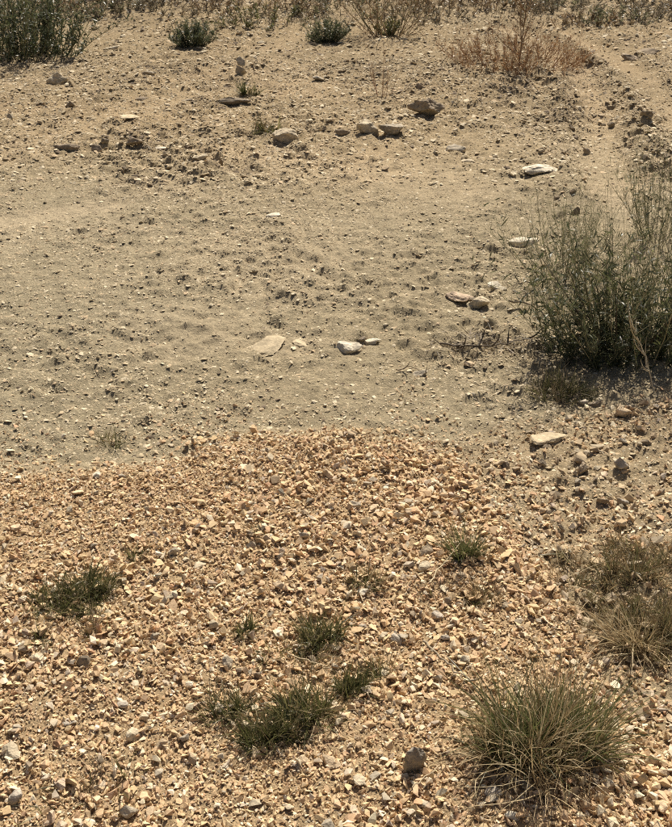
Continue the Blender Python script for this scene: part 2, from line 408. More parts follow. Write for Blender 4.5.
pebbles('far_clods', 190000, 9.0, 15.0, 6.6, 0.014, 0.09, 3.05, 'clods and stones on the far rough ground')

# ------------------------------------------------------------------ single rocks
def ico(sub):
    bm = bmesh.new(); bmesh.ops.create_icosphere(bm, subdivisions=sub, radius=1)
    bm.verts.index_update()
    V = np.array([v.co[:] for v in bm.verts]); T = np.array([[v.index for v in f.verts] for f in bm.faces]); bm.free()
    return V, T
ICO2, ICO3, ICO4 = ico(2), ico(3), ico(4)
def rock_mesh(name, w, d, h, col, sub=ICO3, planes=13, roughness=0.06, seed=0, var=0.16):
    r = np.random.default_rng(seed); D, T = sub
    n = r.normal(size=(planes, 3)); n /= np.linalg.norm(n, axis=1)[:, None]
    c = r.uniform(0.5, 0.98, planes)
    dn = D @ n.T
    rad = np.min(np.where(dn > 0.05, c / np.maximum(dn, 0.05), 9), 1)
    rad = np.minimum(rad, 1.25)
    V = D * rad[:, None]
    V = V * (1 + 0.22 * vn3(V * 1.3 + seed * 1.7, seed + 5))[:, None]
    V[:, 0] += 0.25 * r.normal() * V[:, 2]; V[:, 1] += 0.35 * r.normal() * V[:, 2]; V[:, 0] += 0.3 * r.normal() * V[:, 1]
    ns = vn3(V * 2.1 + seed, seed) * 1.0 + vn3(V * 5 + seed, seed + 1) * 0.6 + vn3(V * 11, seed + 2) * 0.35
    V = V * (1 + roughness * ns)[:, None]
    ext = V.max(0) - V.min(0)
    V = (V - (V.max(0) + V.min(0)) / 2) / ext * np.array([w, d, h])
    cc = np.asarray(col)[None] * (1 + var * ns[:, None])
    dirt = sstep(0.12, -0.42, V[:, 2:3] / h + 0.25 * ns[:, None]) * 0.85          # soil stuck to the lower part
    cc = cc * (1 - dirt) + SOIL[None] * dirt
    return mesh_from(name, V, T, np.clip(cc, 0.02, 0.82))
_seed = [100]
WHITE = (0.70, 0.62, 0.48); CREAM = (0.56, 0.47, 0.33); GREYT = (0.42, 0.36, 0.27); DARK = (0.26, 0.21, 0.15); RBROWN = (0.33, 0.26, 0.18); PINK = (0.55, 0.42, 0.30); TANC = (0.60, 0.46, 0.30); COOL = (0.46, 0.40, 0.32)
def rock(name, px, py, wpx, col, label, hr=0.5, dr=0.75, sink=0.3, rot=None, sub=ICO3, cat='rock', group=None, tilt=0.1, planes=13, rg=0.11):
    """px, py: middle of its foot in the photograph, wpx its width there; hr, dr: height and depth over width"""
    _seed[0] += 1; s = _seed[0]; r = np.random.default_rng(s)
    p = at(px, py); w = wpx * m_per_px(p); h = w * hr
    me = rock_mesh(name, w, w * dr, h, col, sub, planes, rg, s)
    o = obj(name, me, M_ROCK, None, (p[0], p[1], p[2] + h * (0.5 - sink)), label, cat, group)
    o.rotation_euler = (r.uniform(-tilt, tilt), r.uniform(-tilt, tilt), r.uniform(-0.35, 0.35) if rot is None else rot)
    return o
K3 = ICO3; K4 = ICO4
rock('rock', 285, 141, 25, CREAM, 'pale blocky rock beside a dry tuft on the far soil', 0.6, 0.8, 0.15, sub=K4)
rock('rock', 426, 114, 34, RBROWN, 'broad brown boulder, the biggest on the far soil', 0.6, 0.9, 0.2, 0.15, sub=K4)
rock('rock', 368, 133, 24, CREAM, 'pale rounded rock left in a close pair below the brown boulder', 0.75, 0.8, sub=K4)
rock('rock', 390, 134, 26, GREYT, 'tan rock right in a close pair below the brown boulder', 0.6, 0.8, sub=K4)
rock('rock', 343, 134, 15, RBROWN, 'small brown stone just left of the pale pair of rocks', 0.5)
rock('rock', 456, 151, 21, GREYT, 'low grey rock right of the pair of far rocks', 0.35, 0.7)
rock('rock', 468, 161, 15, CREAM, 'thin pale stone below the low grey far rock', 0.2, 0.7)
rock('rock', 540, 173, 38, WHITE, 'long flat white rock above the big green shrub', 0.28, 0.6, 0.1, 0.0, sub=K4)
rock('rock', 514, 174, 12, CREAM, 'small pale chip left of the long white rock', 0.3)
rock('rock', 523, 243, 34, WHITE, 'flat whitish slab touching the left edge of the big shrub', 0.3, 0.7, 0.3, 0.1)
rock('rock', 497, 287, 19, WHITE, 'bright white stone left of the big shrub', 0.5, 0.7, 0.2, sub=K4)
rock('rock', 460, 299, 26, PINK, 'pinkish tan rock sunk in the soil left of the big shrub', 0.4, 0.8, 0.35, sub=K4)
rock('rock', 478, 303, 24, CREAM, 'cracked tan rock right beside the pinkish sunken rock', 0.5, 0.8, 0.35, sub=K4)
rock('rock', 350, 350, 28, WHITE, 'long white rock left of two in the middle of the soil', 0.38, 0.6, 0.2, 0.25, sub=K4)
rock('rock', 372, 343, 17, WHITE, 'small white rock right of two in the middle of the soil', 0.55, 0.8, sub=K4)
rock('rock', 362, 340, 9, DARK, 'small dark stone behind the two white rocks', 0.6)
rock('rock', 264, 347, 46, PALE * 0.9, 'wide pale slab lying flush in the middle of the soil', 0.14, 0.8, 0.45, 0.1, sub=K4)
rock('rock', 300, 344, 17, PALE * 0.92, 'small pale lump at the right end of the flush slab', 0.35, 0.9, 0.4)
rock('rock', 273, 216, 15, WHITE, 'flat pale chip alone on smooth soil above the flush slab', 0.25)
rock('rock', 235, 105, 34, DARK, 'long dark flat slab on the far soil', 0.3, 0.3, 0.2, -0.05, planes=6)
b_lo = rock('rock', 241, 75, 11, GREYT, 'squat grey stone with a pointed stone standing on it', 0.95, 0.9, 0.1)
b_hi = rock('rock', 241.5, 74.6, 10, CREAM, 'small pointed pale stone standing on the squat grey stone', 0.85, 0.8, 0.0)
b_hi.location = (b_lo.location.x, b_lo.location.y, b_lo.location.z + (b_lo.dimensions.z + b_hi.dimensions.z) * 0.46)
rock('rock', 57, 84, 21, CREAM, 'pale triangular rock below the far left shrub', 0.6, 0.7, 0.1, sub=K4, planes=6)
rock('rock', 71, 107, 11, DARK, 'dark squarish stone below the pale triangular rock', 0.8)
rock('rock', 67, 151, 28, RBROWN, 'long brown flat slab at the left of the far soil', 0.26, 0.25, 0.15, 0.1, planes=5)
rock('rock', 97, 150, 13, RBROWN, 'brown stone left of a darker one on the left far soil', 0.75)
rock('rock', 106, 148, 8, DARK, 'small dark stone right beside the brown stone', 0.8)
rock('rock', 136, 148, 19, RBROWN, 'brown wedge shaped stone pointing up to the right', 0.5, 0.6, 0.1, planes=6)
rock('rock', 160, 146, 26, WHITE, 'thin pale sliver right of the brown wedge stone', 0.1, 0.35, 0.2, -0.05)
rock('rock', 112, 50, 17, WHITE, 'white flat stone alone right of the far left shrub', 0.25, 0.5, 0.1)
rock('rock', 142, 101, 16, RBROWN, 'small flat brown stone left of the long dark slab', 0.35)
rock('rock', 130, 123, 20, PALE, 'pale flush stone above the brown wedge stone', 0.15, 0.8, 0.4)
rock('rock', 149, 75, 14, GREYT, 'grey stone in a dark clump of clods', 0.5)
rock('rock', 187, 101, 14, DARK, 'flat dark chip left of the long dark slab', 0.25)
rock('rock', 318, 79, 12, GREYT, 'small grey stone right of the stacked pair', 0.5)
rock('rock', 262, 44, 9, CREAM, 'tiny pale stone between the two small round shrubs', 0.6)
rock('rock', 203, 159, 11, CREAM, 'small cream stone left above the middle of the far soil', 0.6)
rock('rock', 420, 375, 15, GREYT, 'single tilted grey stone on soil left of the shrub shadow', 0.55, 0.8, sub=K4)
rock('rock', 470, 365, 13, TANC, 'small tan stone between the litter strip and the gravel', 0.45)
rock('rock', 474, 300, 12, DARK, 'small dark stone lodged between the two sunken rocks', 0.5)
rock('rock', 549, 442, 40, PALE * 0.98, 'flat cream slab on the stony soil below the shrub shadow', 0.2, 0.65, 0.2, 0.05, sub=K4)
rock('rock', 541, 437, 7, RBROWN, 'small brown pebble lying against the flat cream slab', 0.8)
rock('rock', 622, 416, 17, TANC, 'smooth round tan cobble below the big shrub', 0.75, 0.9, 0.2, sub=K4, planes=3, rg=0.02)
rock('rock', 583, 404, 13, COOL, 'left of two dark grey stones in the shrub shadow', 0.6)
rock('rock', 594, 406, 14, DARK, 'right of two dark grey stones in the shrub shadow', 0.6)
rock('rock', 580, 425, 14, CREAM, 'flat cream chip under the two dark grey stones', 0.3)
rock('rock', 620, 468, 13, COOL, 'pale grey upright stone on the stony soil at right', 1.1, 0.9, 0.15, sub=K4)
rock('rock', 623, 443, 9, GREYT, 'grey egg shaped stone above the pale upright stone', 0.9, 0.9, planes=4)
rock('rock', 645, 444, 12, RBROWN, 'brown stone right of the grey egg shaped stone', 0.7)
rock('rock', 582, 474, 16, RBROWN, 'brown knobbly stone on the stony soil left of the pale upright one', 0.85, 0.9, 0.1, sub=K4)
rock('rock', 543, 464, 12, DARK, 'dark angular stone below the flat cream slab', 0.8)
rock('rock', 505, 467, 10, RBROWN, 'left brown stone of a row between gravel and stony soil', 0.9)
rock('rock', 516, 470, 9, RBROWN, 'right brown stone of a row between gravel and stony soil', 0.9)
rock('rock', 622, 504, 13, COOL, 'dark bluish grey stone above the dry grass clump', 0.8)
rock('rock', 603, 503, 13, RBROWN, 'brown stone left of the bluish grey stone', 0.8)
rock('rock', 587, 154, 8, RBROWN, 'small pointed stone standing alone in the pale wheel rut', 1.0)
rock('rock', 610, 110, 8, DARK, 'dark clod on the right lip of the wheel rut, upper one', 0.9)
rock('rock', 611, 127, 8, DARK, 'dark clod on the right lip of the wheel rut, lower one', 0.9)
rock('rock', 648, 54, 22, RBROWN, 'broad brown rock at the far right between the ruts', 0.35)
rock('rock', 630, 60, 18, RBROWN, 'rough brown clod left of the broad far right rock', 0.45)
rock('rock', 646, 122, 12, DARK, 'dark clod on the rough ridge right of the rut', 0.7)
rock('rock', 420, 88, 11, RBROWN, 'small brown stone above the broad brown boulder', 0.7)
# bigger stones that stand out in the gravel
rock('stone', 414, 768, 25, np.array(COOL) * 0.6, 'large upright grey stone casting a dark shadow in the gravel', 1.5, 0.6, 0.12, 0.1, sub=K4, cat='stone')
GS = [(16, 530, 14, TANC, 0.6, 'tan stone at the left rim of the gravel'), (173, 555, 11, GREYT, 1.2, 'greyish upright stone above the left grass tuft'),
 (200, 566, 16, CREAM, 0.4, 'flat pale stone right of the greyish upright stone'), (97, 476, 12, WHITE, 0.6, 'whitish stone on the far left rim of the gravel'),
 (79, 494, 13, TANC, 0.6, 'rounded tan stone just inside the left gravel rim'), (329, 477, 14, TANC, 0.8, 'blocky tan stone near the far gravel rim'),
 (386, 465, 12, TANC, 0.8, 'pointed tan stone at the far gravel rim'), (370, 458, 12, CREAM, 0.7, 'cream stone at the far gravel rim beside the pointed tan one'),
 (354, 508, 15, GREYT, 0.8, 'grey tan stone with a dark hollow in front, middle of the gravel'), (268, 540, 11, WHITE, 0.8, 'small white stone beside a dry weed in the gravel'),
 (304, 538, 11, GREYT, 1.2, 'upright grey stone right of the small white one'), (425, 554, 18, RBROWN, 0.7, 'brown rounded stone left of the upright green tuft'),
 (424, 568, 16, CREAM, 0.6, 'cream stone just below the brown rounded stone'), (363, 594, 14, WHITE, 0.6, 'white stone below the sparse tuft in the middle gravel'),
 (407, 515, 14, TANC, 0.9, 'stout tan stone in the right middle of the gravel'), (279, 588, 14, TANC, 0.8, 'tan cube like stone above the pair of green tufts'),
 (359, 549, 14, CREAM, 0.4, 'flat cream stone in the centre of the gravel'), (11, 754, 26, CREAM, 0.5, 'long cream stone at the lower left border'),
 (123, 706, 13, COOL, 0.6, 'bluish grey stone in the lower left gravel'), (134, 737, 18, CREAM, 0.7, 'pale diamond shaped stone in the lower left gravel'),
 (16, 800, 16, COOL, 1.0, 'grey stone in the bottom left corner'), (130, 814, 20, GREYT, 0.9, 'large grey tan stone at the bottom left border'),
 (84, 664, 15, DARK, 0.9, 'dark brown stone below the left grass tuft'), (36, 659, 18, CREAM, 0.4, 'flat cream stone below the left grass tuft'),
 (228, 666, 13, GREYT, 1.2, 'upright grey tan stone left of the green tufts'), (70, 724, 15, COOL, 0.6, 'low grey stone in the lower left gravel'),
 (189, 686, 12, WHITE, 0.6, 'small white stone left of the lower green tuft'), (329, 765, 20, TANC, 0.6, 'broad tan stone below the lower green tuft'),
 (360, 783, 18, CREAM, 0.5, 'flat cream stone left below the large upright stone'), (288, 808, 15, CREAM, 0.5, 'cream stone at the bottom border left of centre'),
 (396, 641, 14, COOL, 0.7, 'bluish stone right of the green tufts'), (383, 638, 13, CREAM, 0.7, 'cream stone touching the bluish stone'),
 (511, 818, 16, WHITE, 0.7, 'white angular stone at the bottom border below the big tuft'), (653, 764, 17, TANC, 0.8, 'blocky tan stone right of the big green tuft'),
 (625, 756, 15, TANC, 0.8, 'left stone of a group right of the big green tuft'), (623, 775, 13, GREYT, 0.9, 'grey tan stone below the group right of the big tuft'),
 (660, 810, 20, TANC, 0.7, 'large tan stone in the bottom right corner'), (493, 794, 20, COOL, 0.6, 'grey stone in the shade under the big tuft'),
 (582, 768, 13, COOL, 1.4, 'grey stone standing at the right foot of the big tuft'), (335, 712, 15, TANC, 0.8, 'tan cube stone at the right foot of the lower green tuft'),
 (437, 618, 14, COOL, 0.8, 'dark grey stone below the right dry weed'), (464, 662, 15, GREYT, 0.8, 'grey tan stone where the dead twig ends'),
 (447, 640, 13, COOL, 0.8, 'grey stone in the shaded hollow left of the dead twig'), (302, 763, 17, TANC, 0.6, 'wedge shaped tan stone below the lower green tuft')]
for px, py, w, c, hr, lb in GS:
    rock('stone', px, py, w * 0.88, np.array(c) * 1.08, lb, hr, 0.8, 0.22, None, ICO3, 'stone', None, 0.3, 9, 0.04)
# further loose stones somewhat bigger than the gravel around them
nm = 0
while nm < 150:
    px, py = rng.uniform(-10, 682), rng.uniform(440, 835)
    q = flat(px, py)
    if rng.random() > float(gravel(q[:1], q[1:])[0] + 0.5 * mixed(q[:1], q[1:])[0]): continue
    c = [TANC, TANC, CREAM, GREYT, PINK, RBROWN][rng.integers(0, 6)]
    w = rng.uniform(0.022, 0.036); p = at(px, py)
    tv, tt = hull_template(int(rng.integers(9, 14)), (1, rng.uniform(0.6, 0.95), rng.uniform(0.4, 0.8)))
    me = mesh_from('loose_stone', tv * w, tt, np.tile(np.array(c) * rng.uniform(0.9, 1.1), (len(tv), 1)))
    o = obj('loose_stone', me, M_ROCK, None, (p[0], p[1], p[2] + 0.22 * w), 'angular tan stone slightly larger than the gravel around it', 'stone', 'larger loose stones in the gravel')
    o.rotation_euler = (rng.normal(0, 0.4), rng.normal(0, 0.4), rng.uniform(0, 6.28))
    nm += 1

# ------------------------------------------------------------------ plants
def strands(r, base, az, th0, bend, L, w0, S=5, tube=False, prof=None, wig=0.0, twist=None):
    """n curved strands. th: angle from the vertical, growing by bend over the length. Returns V (n,S+1,k,3), faces, centre lines"""
    n = len(az); t = np.linspace(0, 1, S + 1)
    th = th0[:, None] + bend[:, None] * t[None]
    a = az[:, None] + wig * np.cumsum(r.normal(size=(n, S + 1)), 1)
    d = np.stack([np.sin(th) * np.cos(a), np.sin(th) * np.sin(a), np.cos(th)], 2)
    P = np.concatenate([np.zeros((n, 1, 3)), np.cumsum((d[:, :-1] + d[:, 1:]) / 2, 1)], 1) * (L / S)[:, None, None] + base[:, None, :]
    side = np.stack([-np.sin(a), np.cos(a), np.zeros_like(a)], 2)
    nor = np.cross(d, side)
    if twist is None: twist = r.uniform(-1.2, 1.2, n)
    tw = twist[:, None, None]
    sd = side * np.cos(tw) + nor * np.sin(tw); nr = nor * np.cos(tw) - side * np.sin(tw)
    pr = (1 - t ** 1.6 * 0.9) if prof is None else prof(t)
    w = w0[:, None, None] * pr[None, :, None] / 2
    if tube:
        k = 3; ring = [sd * math.cos(q) + nr * math.sin(q) for q in (0, 2.094, 4.189)]
        V = np.stack([P + w * g for g in ring], 2)
        f = [[s * k + i, s * k + (i + 1) % k, (s + 1) * k + (i + 1) % k, (s + 1) * k + i] for s in range(S) for i in range(k)]
    else:
        k = 2
        V = np.stack([P - w * sd, P + w * sd], 2)
        f = [[s * 2, s * 2 + 1, s * 2 + 3, s * 2 + 2] for s in range(S)]
    m = (S + 1) * k
    F = np.array(f)[None] + (np.arange(n) * m)[:, None, None]
    return V.reshape(-1, 3), F.reshape(-1, 4), P, d
class Acc:
    def __init__(s): s.V, s.F, s.C, s.o = [], [], [], 0
    def add(s, V, F, C):                 # C per strand (n,3) or (n, steps, 3)
        s.V.append(V); s.F.append(F + s.o); s.o += len(V)
        s.C.append(np.repeat(C, len(V) // len(C), 0))
    def build(s, name, mat, parent, kind='stuff', smooth=True):
        me = mesh_from(name, np.concatenate(s.V), np.concatenate(s.F), np.concatenate(s.C), smooth)
        return obj(name, me, mat, parent, kind=kind)
def pick(r, n, cols, p=None, v=0.15):
    c = np.array(cols)[r.choice(len(cols), n, p=p)]
    return c * r.uniform(1 - v, 1 + v, (n, 1))
GREENS = [(0.095, 0.100, 0.034), (0.130, 0.130, 0.046), (0.205, 0.182, 0.08), (0.064, 0.070, 0.028)]
STRAWS = [(0.48, 0.38, 0.22), (0.40, 0.30, 0.16), (0.56, 0.47, 0.30), (0.30, 0.22, 0.12)]
ONION = lambda t: np.maximum(np.sin(np.pi * (0.12 + 0.86 * t)), 0.05)

def disc(r, n, rx, ry, p=0.5):
    a = r.uniform(0, 6.2832, n); q = r.random(n) ** p
    return np.stack([q * np.cos(a) * rx, q * np.sin(a) * ry, np.zeros(n)], 1), a, q
def ground_rel(base, o):                 # seat local points on the terrain around the origin o
    base = base.copy(); base[:, 2] = height(base[:, 0] + o[0], base[:, 1] + o[1]) - o[2] - 0.004
    return base
def tuft(name, px, py, rx, ry, n_green, n_dry, Lg, Ld, label, seed, lean=0.55, w=0.0024, group=None, cols=GREENS, az_bias=None, straws=STRAWS, dw=0.7):
    r = np.random.default_rng(seed); o = at(px, py)
    root = thing(name, o, label, 'grass', group)
    for nn, LL, nm, cc, mat, ln in ((n_green, Lg, 'green_blades', cols, M_GREEN, lean), (n_dry, Ld, 'dry_blades', straws, M_STRAW, lean * 1.2 + 0.25)):
        if not nn: continue
        A = Acc(); dry = nm[0] == 'd'
        nc = max(6, int(nn / (45 if rx > 0.1 else 18))); cb, ca, cq = disc(r, nc, rx, ry, 0.6); cb = cb * r.uniform(0.75, 1.25, (nc, 1)); ci = r.integers(0, nc, nn)
        cl_az = ca + r.normal(0, 1.1, nc); cl_L = r.uniform(0.4, 1.15, nc)
        b = cb[ci] + np.concatenate([r.normal(0, 0.13 * min(rx, 0.08), (nn, 2)), np.zeros((nn, 1))], 1); q = cq[ci]
        az = cl_az[ci] + r.normal(0, 0.8, nn)
        az = np.where(r.random(nn) < 0.25, r.uniform(0, 6.28, nn), az)
        th = np.abs(r.normal(0, 0.28, nn)) + (0.25 + 0.75 * q) * ln * r.uniform(0.1, 1.1, nn)
        V, F, P, d = strands(r, ground_rel(b, o), az, th, r.normal(0.45, 0.55, nn), LL * cl_L[ci] * r.uniform(0.4, 1.15, nn), w * r.uniform(0.6, 1.3, nn) * (dw if dry else 1.0), 5, wig=0.2 if dry else 0.12)
        A.add(V, F, pick(r, nn, cc)); A.build(nm, mat, root)
    if n_green > 100:                     # short dead thatch in the foot of the tuft
        nn = int(n_green * 0.5); b, a, q = disc(r, nn, rx * 1.1, ry * 1.1, 0.6); A = Acc()
        V, F, P, d = strands(r, ground_rel(b, o), r.uniform(0, 6.28, nn), r.uniform(0.6, 1.45, nn), r.uniform(-0.3, 0.6, nn), Lg * 0.4 * r.uniform(0.4, 1.2, nn), w * r.uniform(0.6, 1.1, nn), 4, wig=0.25)
        A.add(V, F, pick(r, nn, [(0.20, 0.16, 0.09), (0.14, 0.11, 0.06), (0.34, 0.27, 0.16)])); A.build('thatch', M_STRAW, root)
    return root
YG = [(0.10, 0.12, 0.045), (0.15, 0.165, 0.06), (0.22, 0.21, 0.09), (0.07, 0.088, 0.036)]
tuft('grass_tuft', 540, 750, 0.12, 0.085, 1150, 950, 0.205, 0.225, 'big dense green grass tuft with straw blades at the lower right', 11, 0.34, 0.0028, cols=YG, dw=0.9)
tuft('grass_tuft', 60, 605, 0.075, 0.04, 650, 120, 0.075, 0.09, 'dark green grass tuft alone at the left of the gravel, left half', 12, 0.9)
tuft('grass_tuft', 90, 590, 0.065, 0.04, 600, 80, 0.08, 0.09, 'dark green grass tuft touching the left tuft on its right', 13, 0.7)
tuft('grass_tuft', 45, 640, 0.035, 0.02, 40, 60, 0.06, 0.07, 'thin greyish grass sprout below the left tuft', 14, 1.0)
tuft('grass_tuft', 94, 630, 0.02, 0.03, 30, 40, 0.06, 0.07, 'small sparse grass sprout right below the left tuft', 15, 0.9)
tuft('grass_tuft', 320, 640, 0.045, 0.03, 480, 50, 0.095, 0.09, 'upper round green tuft of the pair in the centre gravel', 16, 0.7)
tuft('grass_tuft', 305, 662, 0.09, 0.03, 90, 120, 0.08, 0.10, 'sparse grey green grass just below the upper centre tuft', 17, 1.1)
tuft('grass_tuft', 268, 738, 0.06, 0.04, 500, 70, 0.09, 0.09, 'lower left green tuft in the centre gravel', 18, 0.8)
tuft('grass_tuft', 308, 715, 0.055, 0.05, 560, 110, 0.095, 0.12, 'lower middle green tuft with straw stems in the centre gravel', 19, 0.7)
tuft('grass_tuft', 351, 692, 0.03, 0.025, 320, 25, 0.08, 0.08, 'compact fresh green tuft at the right of the centre group', 20, 0.6)
tuft('grass_tuft', 382, 672, 0.045, 0.02, 140, 70, 0.06, 0.08, 'low grey green tuft right of the compact fresh tuft', 21, 1.0)
tuft('grass_tuft', 228, 712, 0.05, 0.03, 230, 70, 0.09, 0.09, 'small greyish green tuft left of the lower tufts', 22, 0.9)
tuft('grass_tuft', 244, 632, 0.025, 0.018, 150, 15, 0.06, 0.06, 'tiny dark green tuft left above the centre group', 23, 0.8)
tuft('grass_tuft', 470, 558, 0.035, 0.02, 190, 60, 0.14, 0.12, 'upright narrow green tuft in the right gravel', 24, 0.35, cols=YG)
tuft('grass_tuft', 258, 536, 0.03, 0.02, 60, 50, 0.06, 0.06, 'little grey weed beside a white stone in the gravel', 25, 1.0)
tuft('grass_tuft', 368, 584, 0.035, 0.02, 110, 60, 0.07, 0.10, 'sparse green sprout with straw in the middle gravel', 26, 0.8)
tuft('grass_tuft', 134, 558, 0.035, 0.025, 90, 40, 0.06, 0.07, 'sparse dark sprout right above the left tufts', 27, 1.0)
tuft('grass_tuft', 108, 442, 0.04, 0.03, 60, 40, 0.09, 0.10, 'thin green weed on the soil at the left gravel rim', 28, 0.9)
tuft('grass_tuft', 558, 392, 0.10, 0.09, 420, 260, 0.11, 0.13, 'dark weed in the shadow left below the big shrub', 29, 1.0, straws=[(0.16, 0.12, 0.07), (0.30, 0.23, 0.14)])
tuft('grass_tuft', 268, 134, 0.13, 0.09, 70, 150, 0.15, 0.17, 'dry brown tuft behind the pale blocky rock', 30, 0.9, 0.006, straws=[(0.30, 0.21, 0.11), (0.24, 0.17, 0.09)])
tuft('grass_tuft', 248, 97, 0.06, 0.05, 120, 20, 0.12, 0.1, 'small green sprout right of the long dark slab', 31, 0.8, 0.006)
tuft('grass_tuft', 96, 800, 0.09, 0.06, 30, 130, 0.07, 0.09, 'dead grey weed flattened in the lower left gravel', 32, 1.2, straws=[(0.22, 0.17, 0.11), (0.35, 0.28, 0.18)])
tuft('grass_tuft', 484, 600, 0.05, 0.035, 60, 230, 0.06, 0.09, 'dead brown weed below the upright narrow tuft', 33, 1.1, straws=[(0.25, 0.18, 0.10), (0.36, 0.27, 0.15)])
tuft('grass_tuft', 428, 590, 0.06, 0.03, 20, 130, 0.05, 0.06, 'dead dark weed litter left of the upright narrow tuft', 34, 1.3, straws=[(0.20, 0.15, 0.09), (0.33, 0.25, 0.15)])
DRYG = [(0.22, 0.165, 0.085), (0.14, 0.12, 0.06), (0.30, 0.22, 0.115), (0.15, 0.145, 0.06)]
PALES = [(0.58, 0.48, 0.30), (0.50, 0.39, 0.22), (0.40, 0.30, 0.17)]
tuft('dry_grass_clump', 652, 635, 0.13, 0.09, 1500, 460, 0.10, 0.16, 'big straw coloured dry grass clump at the right border', 35, 0.9, 0.0024, cols=DRYG, straws=PALES, dw=0.95)
tuft('dry_grass_clump', 652, 580, 0.20, 0.15, 1500, 420, 0.08, 0.14, 'looser dry grass behind the big straw clump', 36, 1.1, 0.0024, cols=DRYG, straws=PALES, dw=0.95)
tuft('dry_grass_clump', 592, 600, 0.13, 0.15, 700, 190, 0.055, 0.12, 'thin flattened dry grass left of the big straw clump', 37, 1.3, 0.0024, cols=DRYG, straws=PALES, dw=0.95)

def shrub(name, o, n, R, H, label, seed, leafL=0.035, leafW=0.006, leaves=14, lean=0.6, twigs=5, leaf_to=0.65, stemw=0.004, cols=GREENS, stem_cols=((0.13, 0.13, 0.06), (0.20, 0.17, 0.09), (0.09, 0.09, 0.045)),
          top_cols=((0.24, 0.24, 0.12), (0.30, 0.27, 0.15), (0.17, 0.18, 0.08)), cat='shrub', group=None, pods=True, flower=False, podL=0.03, bend=0.25, foot=0.45, short=0.55, fdep=0.85, woody=0):
    r = np.random.default_rng(seed)
    root = thing(name, o, label, cat, group)
    b, a, q = disc(r, n, R * foot, R * foot * fdep, 0.6)
    az = a + r.normal(0, 0.5, n)
    th = np.abs(r.normal(0, 0.10, n)) + q * lean * r.uniform(0.6, 1.2, n)
    L = H * r.uniform(short, 1.08, n) * (1 - 0.15 * q)
    V, F, P, d = strands(r, ground_rel(b, o), az, th, r.normal(-0.1, bend, n), L, stemw * r.uniform(0.7, 1.3, n), 8, True, wig=0.10)
    A = Acc(); A.add(V, F, pick(r, n, stem_cols))
    if woody:                             # a few thick dark branches from the middle
        wb, wa, wq = disc(r, woody, R * foot * 0.5, R * foot * fdep * 0.5)
        W = Acc(); WV, WF, WP, _ = strands(r, ground_rel(wb, o), wa, 0.1 + 0.6 * wq, r.normal(0, 0.3, woody), H * r.uniform(0.45, 0.8, woody), np.full(woody, stemw * 3), 8, True, wig=0.18)
        W.add(WV, WF, pick(r, woody, [(0.09, 0.07, 0.045), (0.14, 0.11, 0.07)])); W.build('branches', M_STEM, root)
    # side twigs on the upper two thirds
    m = n * twigs; si = np.repeat(np.arange(n), twigs); t = r.uniform(0.25, 0.92, m); k = t * 8; k0 = np.minimum(k.astype(int), 7); fr = (k - k0)[:, None]
    tb = P[si, k0] * (1 - fr) + P[si, k0 + 1] * fr
    V2, F2, P2, d2 = strands(r, tb, az[si] + r.uniform(-2.2, 2.2, m), r.uniform(0.35, 0.95, m), -r.uniform(0.1, 0.6, m), L[si] * r.uniform(0.12, 0.34, m), np.full(m, stemw * 0.5), 4, True, wig=0.15)
    A.add(V2, F2, pick(r, m, top_cols)); A.build('stems', M_STEM, root)
    # narrow leaves low down, on stems and on twigs
    nl = n * leaves; si = r.integers(0, n, nl); t = r.random(nl) ** 1.1 * leaf_to; k = t * 8; k0 = np.minimum(k.astype(int), 7); fr = (k - k0)[:, None]
    lb = P[si, k0] * (1 - fr) + P[si, k0 + 1] * fr
    nt = int(nl * 0.6); ti = r.choice(np.nonzero(tb[:, 2] < H * (leaf_to + 0.05))[0], nt); kk = r.integers(0, 5, nt)
    lb = np.concatenate([lb, P2[ti, kk]]); nl += nt
    V, F, _, _ = strands(r, lb, r.uniform(0, 6.28, nl), r.uniform(0.3, 1.3, nl), r.uniform(-0.2, 0.9, nl), leafL * r.uniform(0.5, 1.3, nl), leafW * r.uniform(0.6, 1.3, nl), 3, prof=ONION)
    A = Acc(); A.add(V, F, pick(r, nl, cols, v=0.25)); A.build('foliage', M_GREEN, root)
    if pods:                              # thin dry pods along the upper twigs
        npd = m * 2; ti = r.integers(0, m, npd); kk = r.integers(1, 5, npd)
        V, F, _, _ = strands(r, P2[ti, kk], r.uniform(0, 6.28, npd), r.uniform(0.1, 0.8, npd), r.uniform(-0.5, 0.3, npd), podL * r.uniform(0.5, 1.2, npd), np.full(npd, stemw * 0.42), 3, prof=ONION)
        A = Acc(); A.add(V, F, pick(r, npd, top_cols, v=0.25)); A.build('seed_pods', M_STRAW, root)
    if flower:
        nf = 90; ti = r.choice(np.nonzero(P2[:, -1, 2] > np.quantile(P2[:, -1, 2], 0.75))[0], nf)
        V, F, _, _ = strands(r, P2[ti, -1], r.uniform(0, 6.28, nf), r.uniform(0.5, 1.4, nf), r.uniform(-0.5, 0.3, nf), np.full(nf, 0.02), np.full(nf, 0.014), 2, prof=ONION)
        A = Acc(); A.add(V, F, pick(r, nf, [(0.55, 0.45, 0.06)])); A.build('flowers', M_STRAW, root)
    return root
RB = ((0.30, 0.17, 0.085), (0.36, 0.22, 0.11), (0.22, 0.13, 0.065))
BR = ((0.26, 0.17, 0.09), (0.32, 0.22, 0.12), (0.20, 0.13, 0.07))
DG = [(0.050, 0.066, 0.030), (0.070, 0.085, 0.038), (0.10, 0.11, 0.055), (0.038, 0.050, 0.026)]
MG = [(0.085, 0.098, 0.038), (0.115, 0.125, 0.052), (0.175, 0.172, 0.08), (0.052, 0.064, 0.028)]
GG = [(0.10, 0.12, 0.065), (0.14, 0.15, 0.085), (0.19, 0.19, 0.115), (0.075, 0.09, 0.05)]
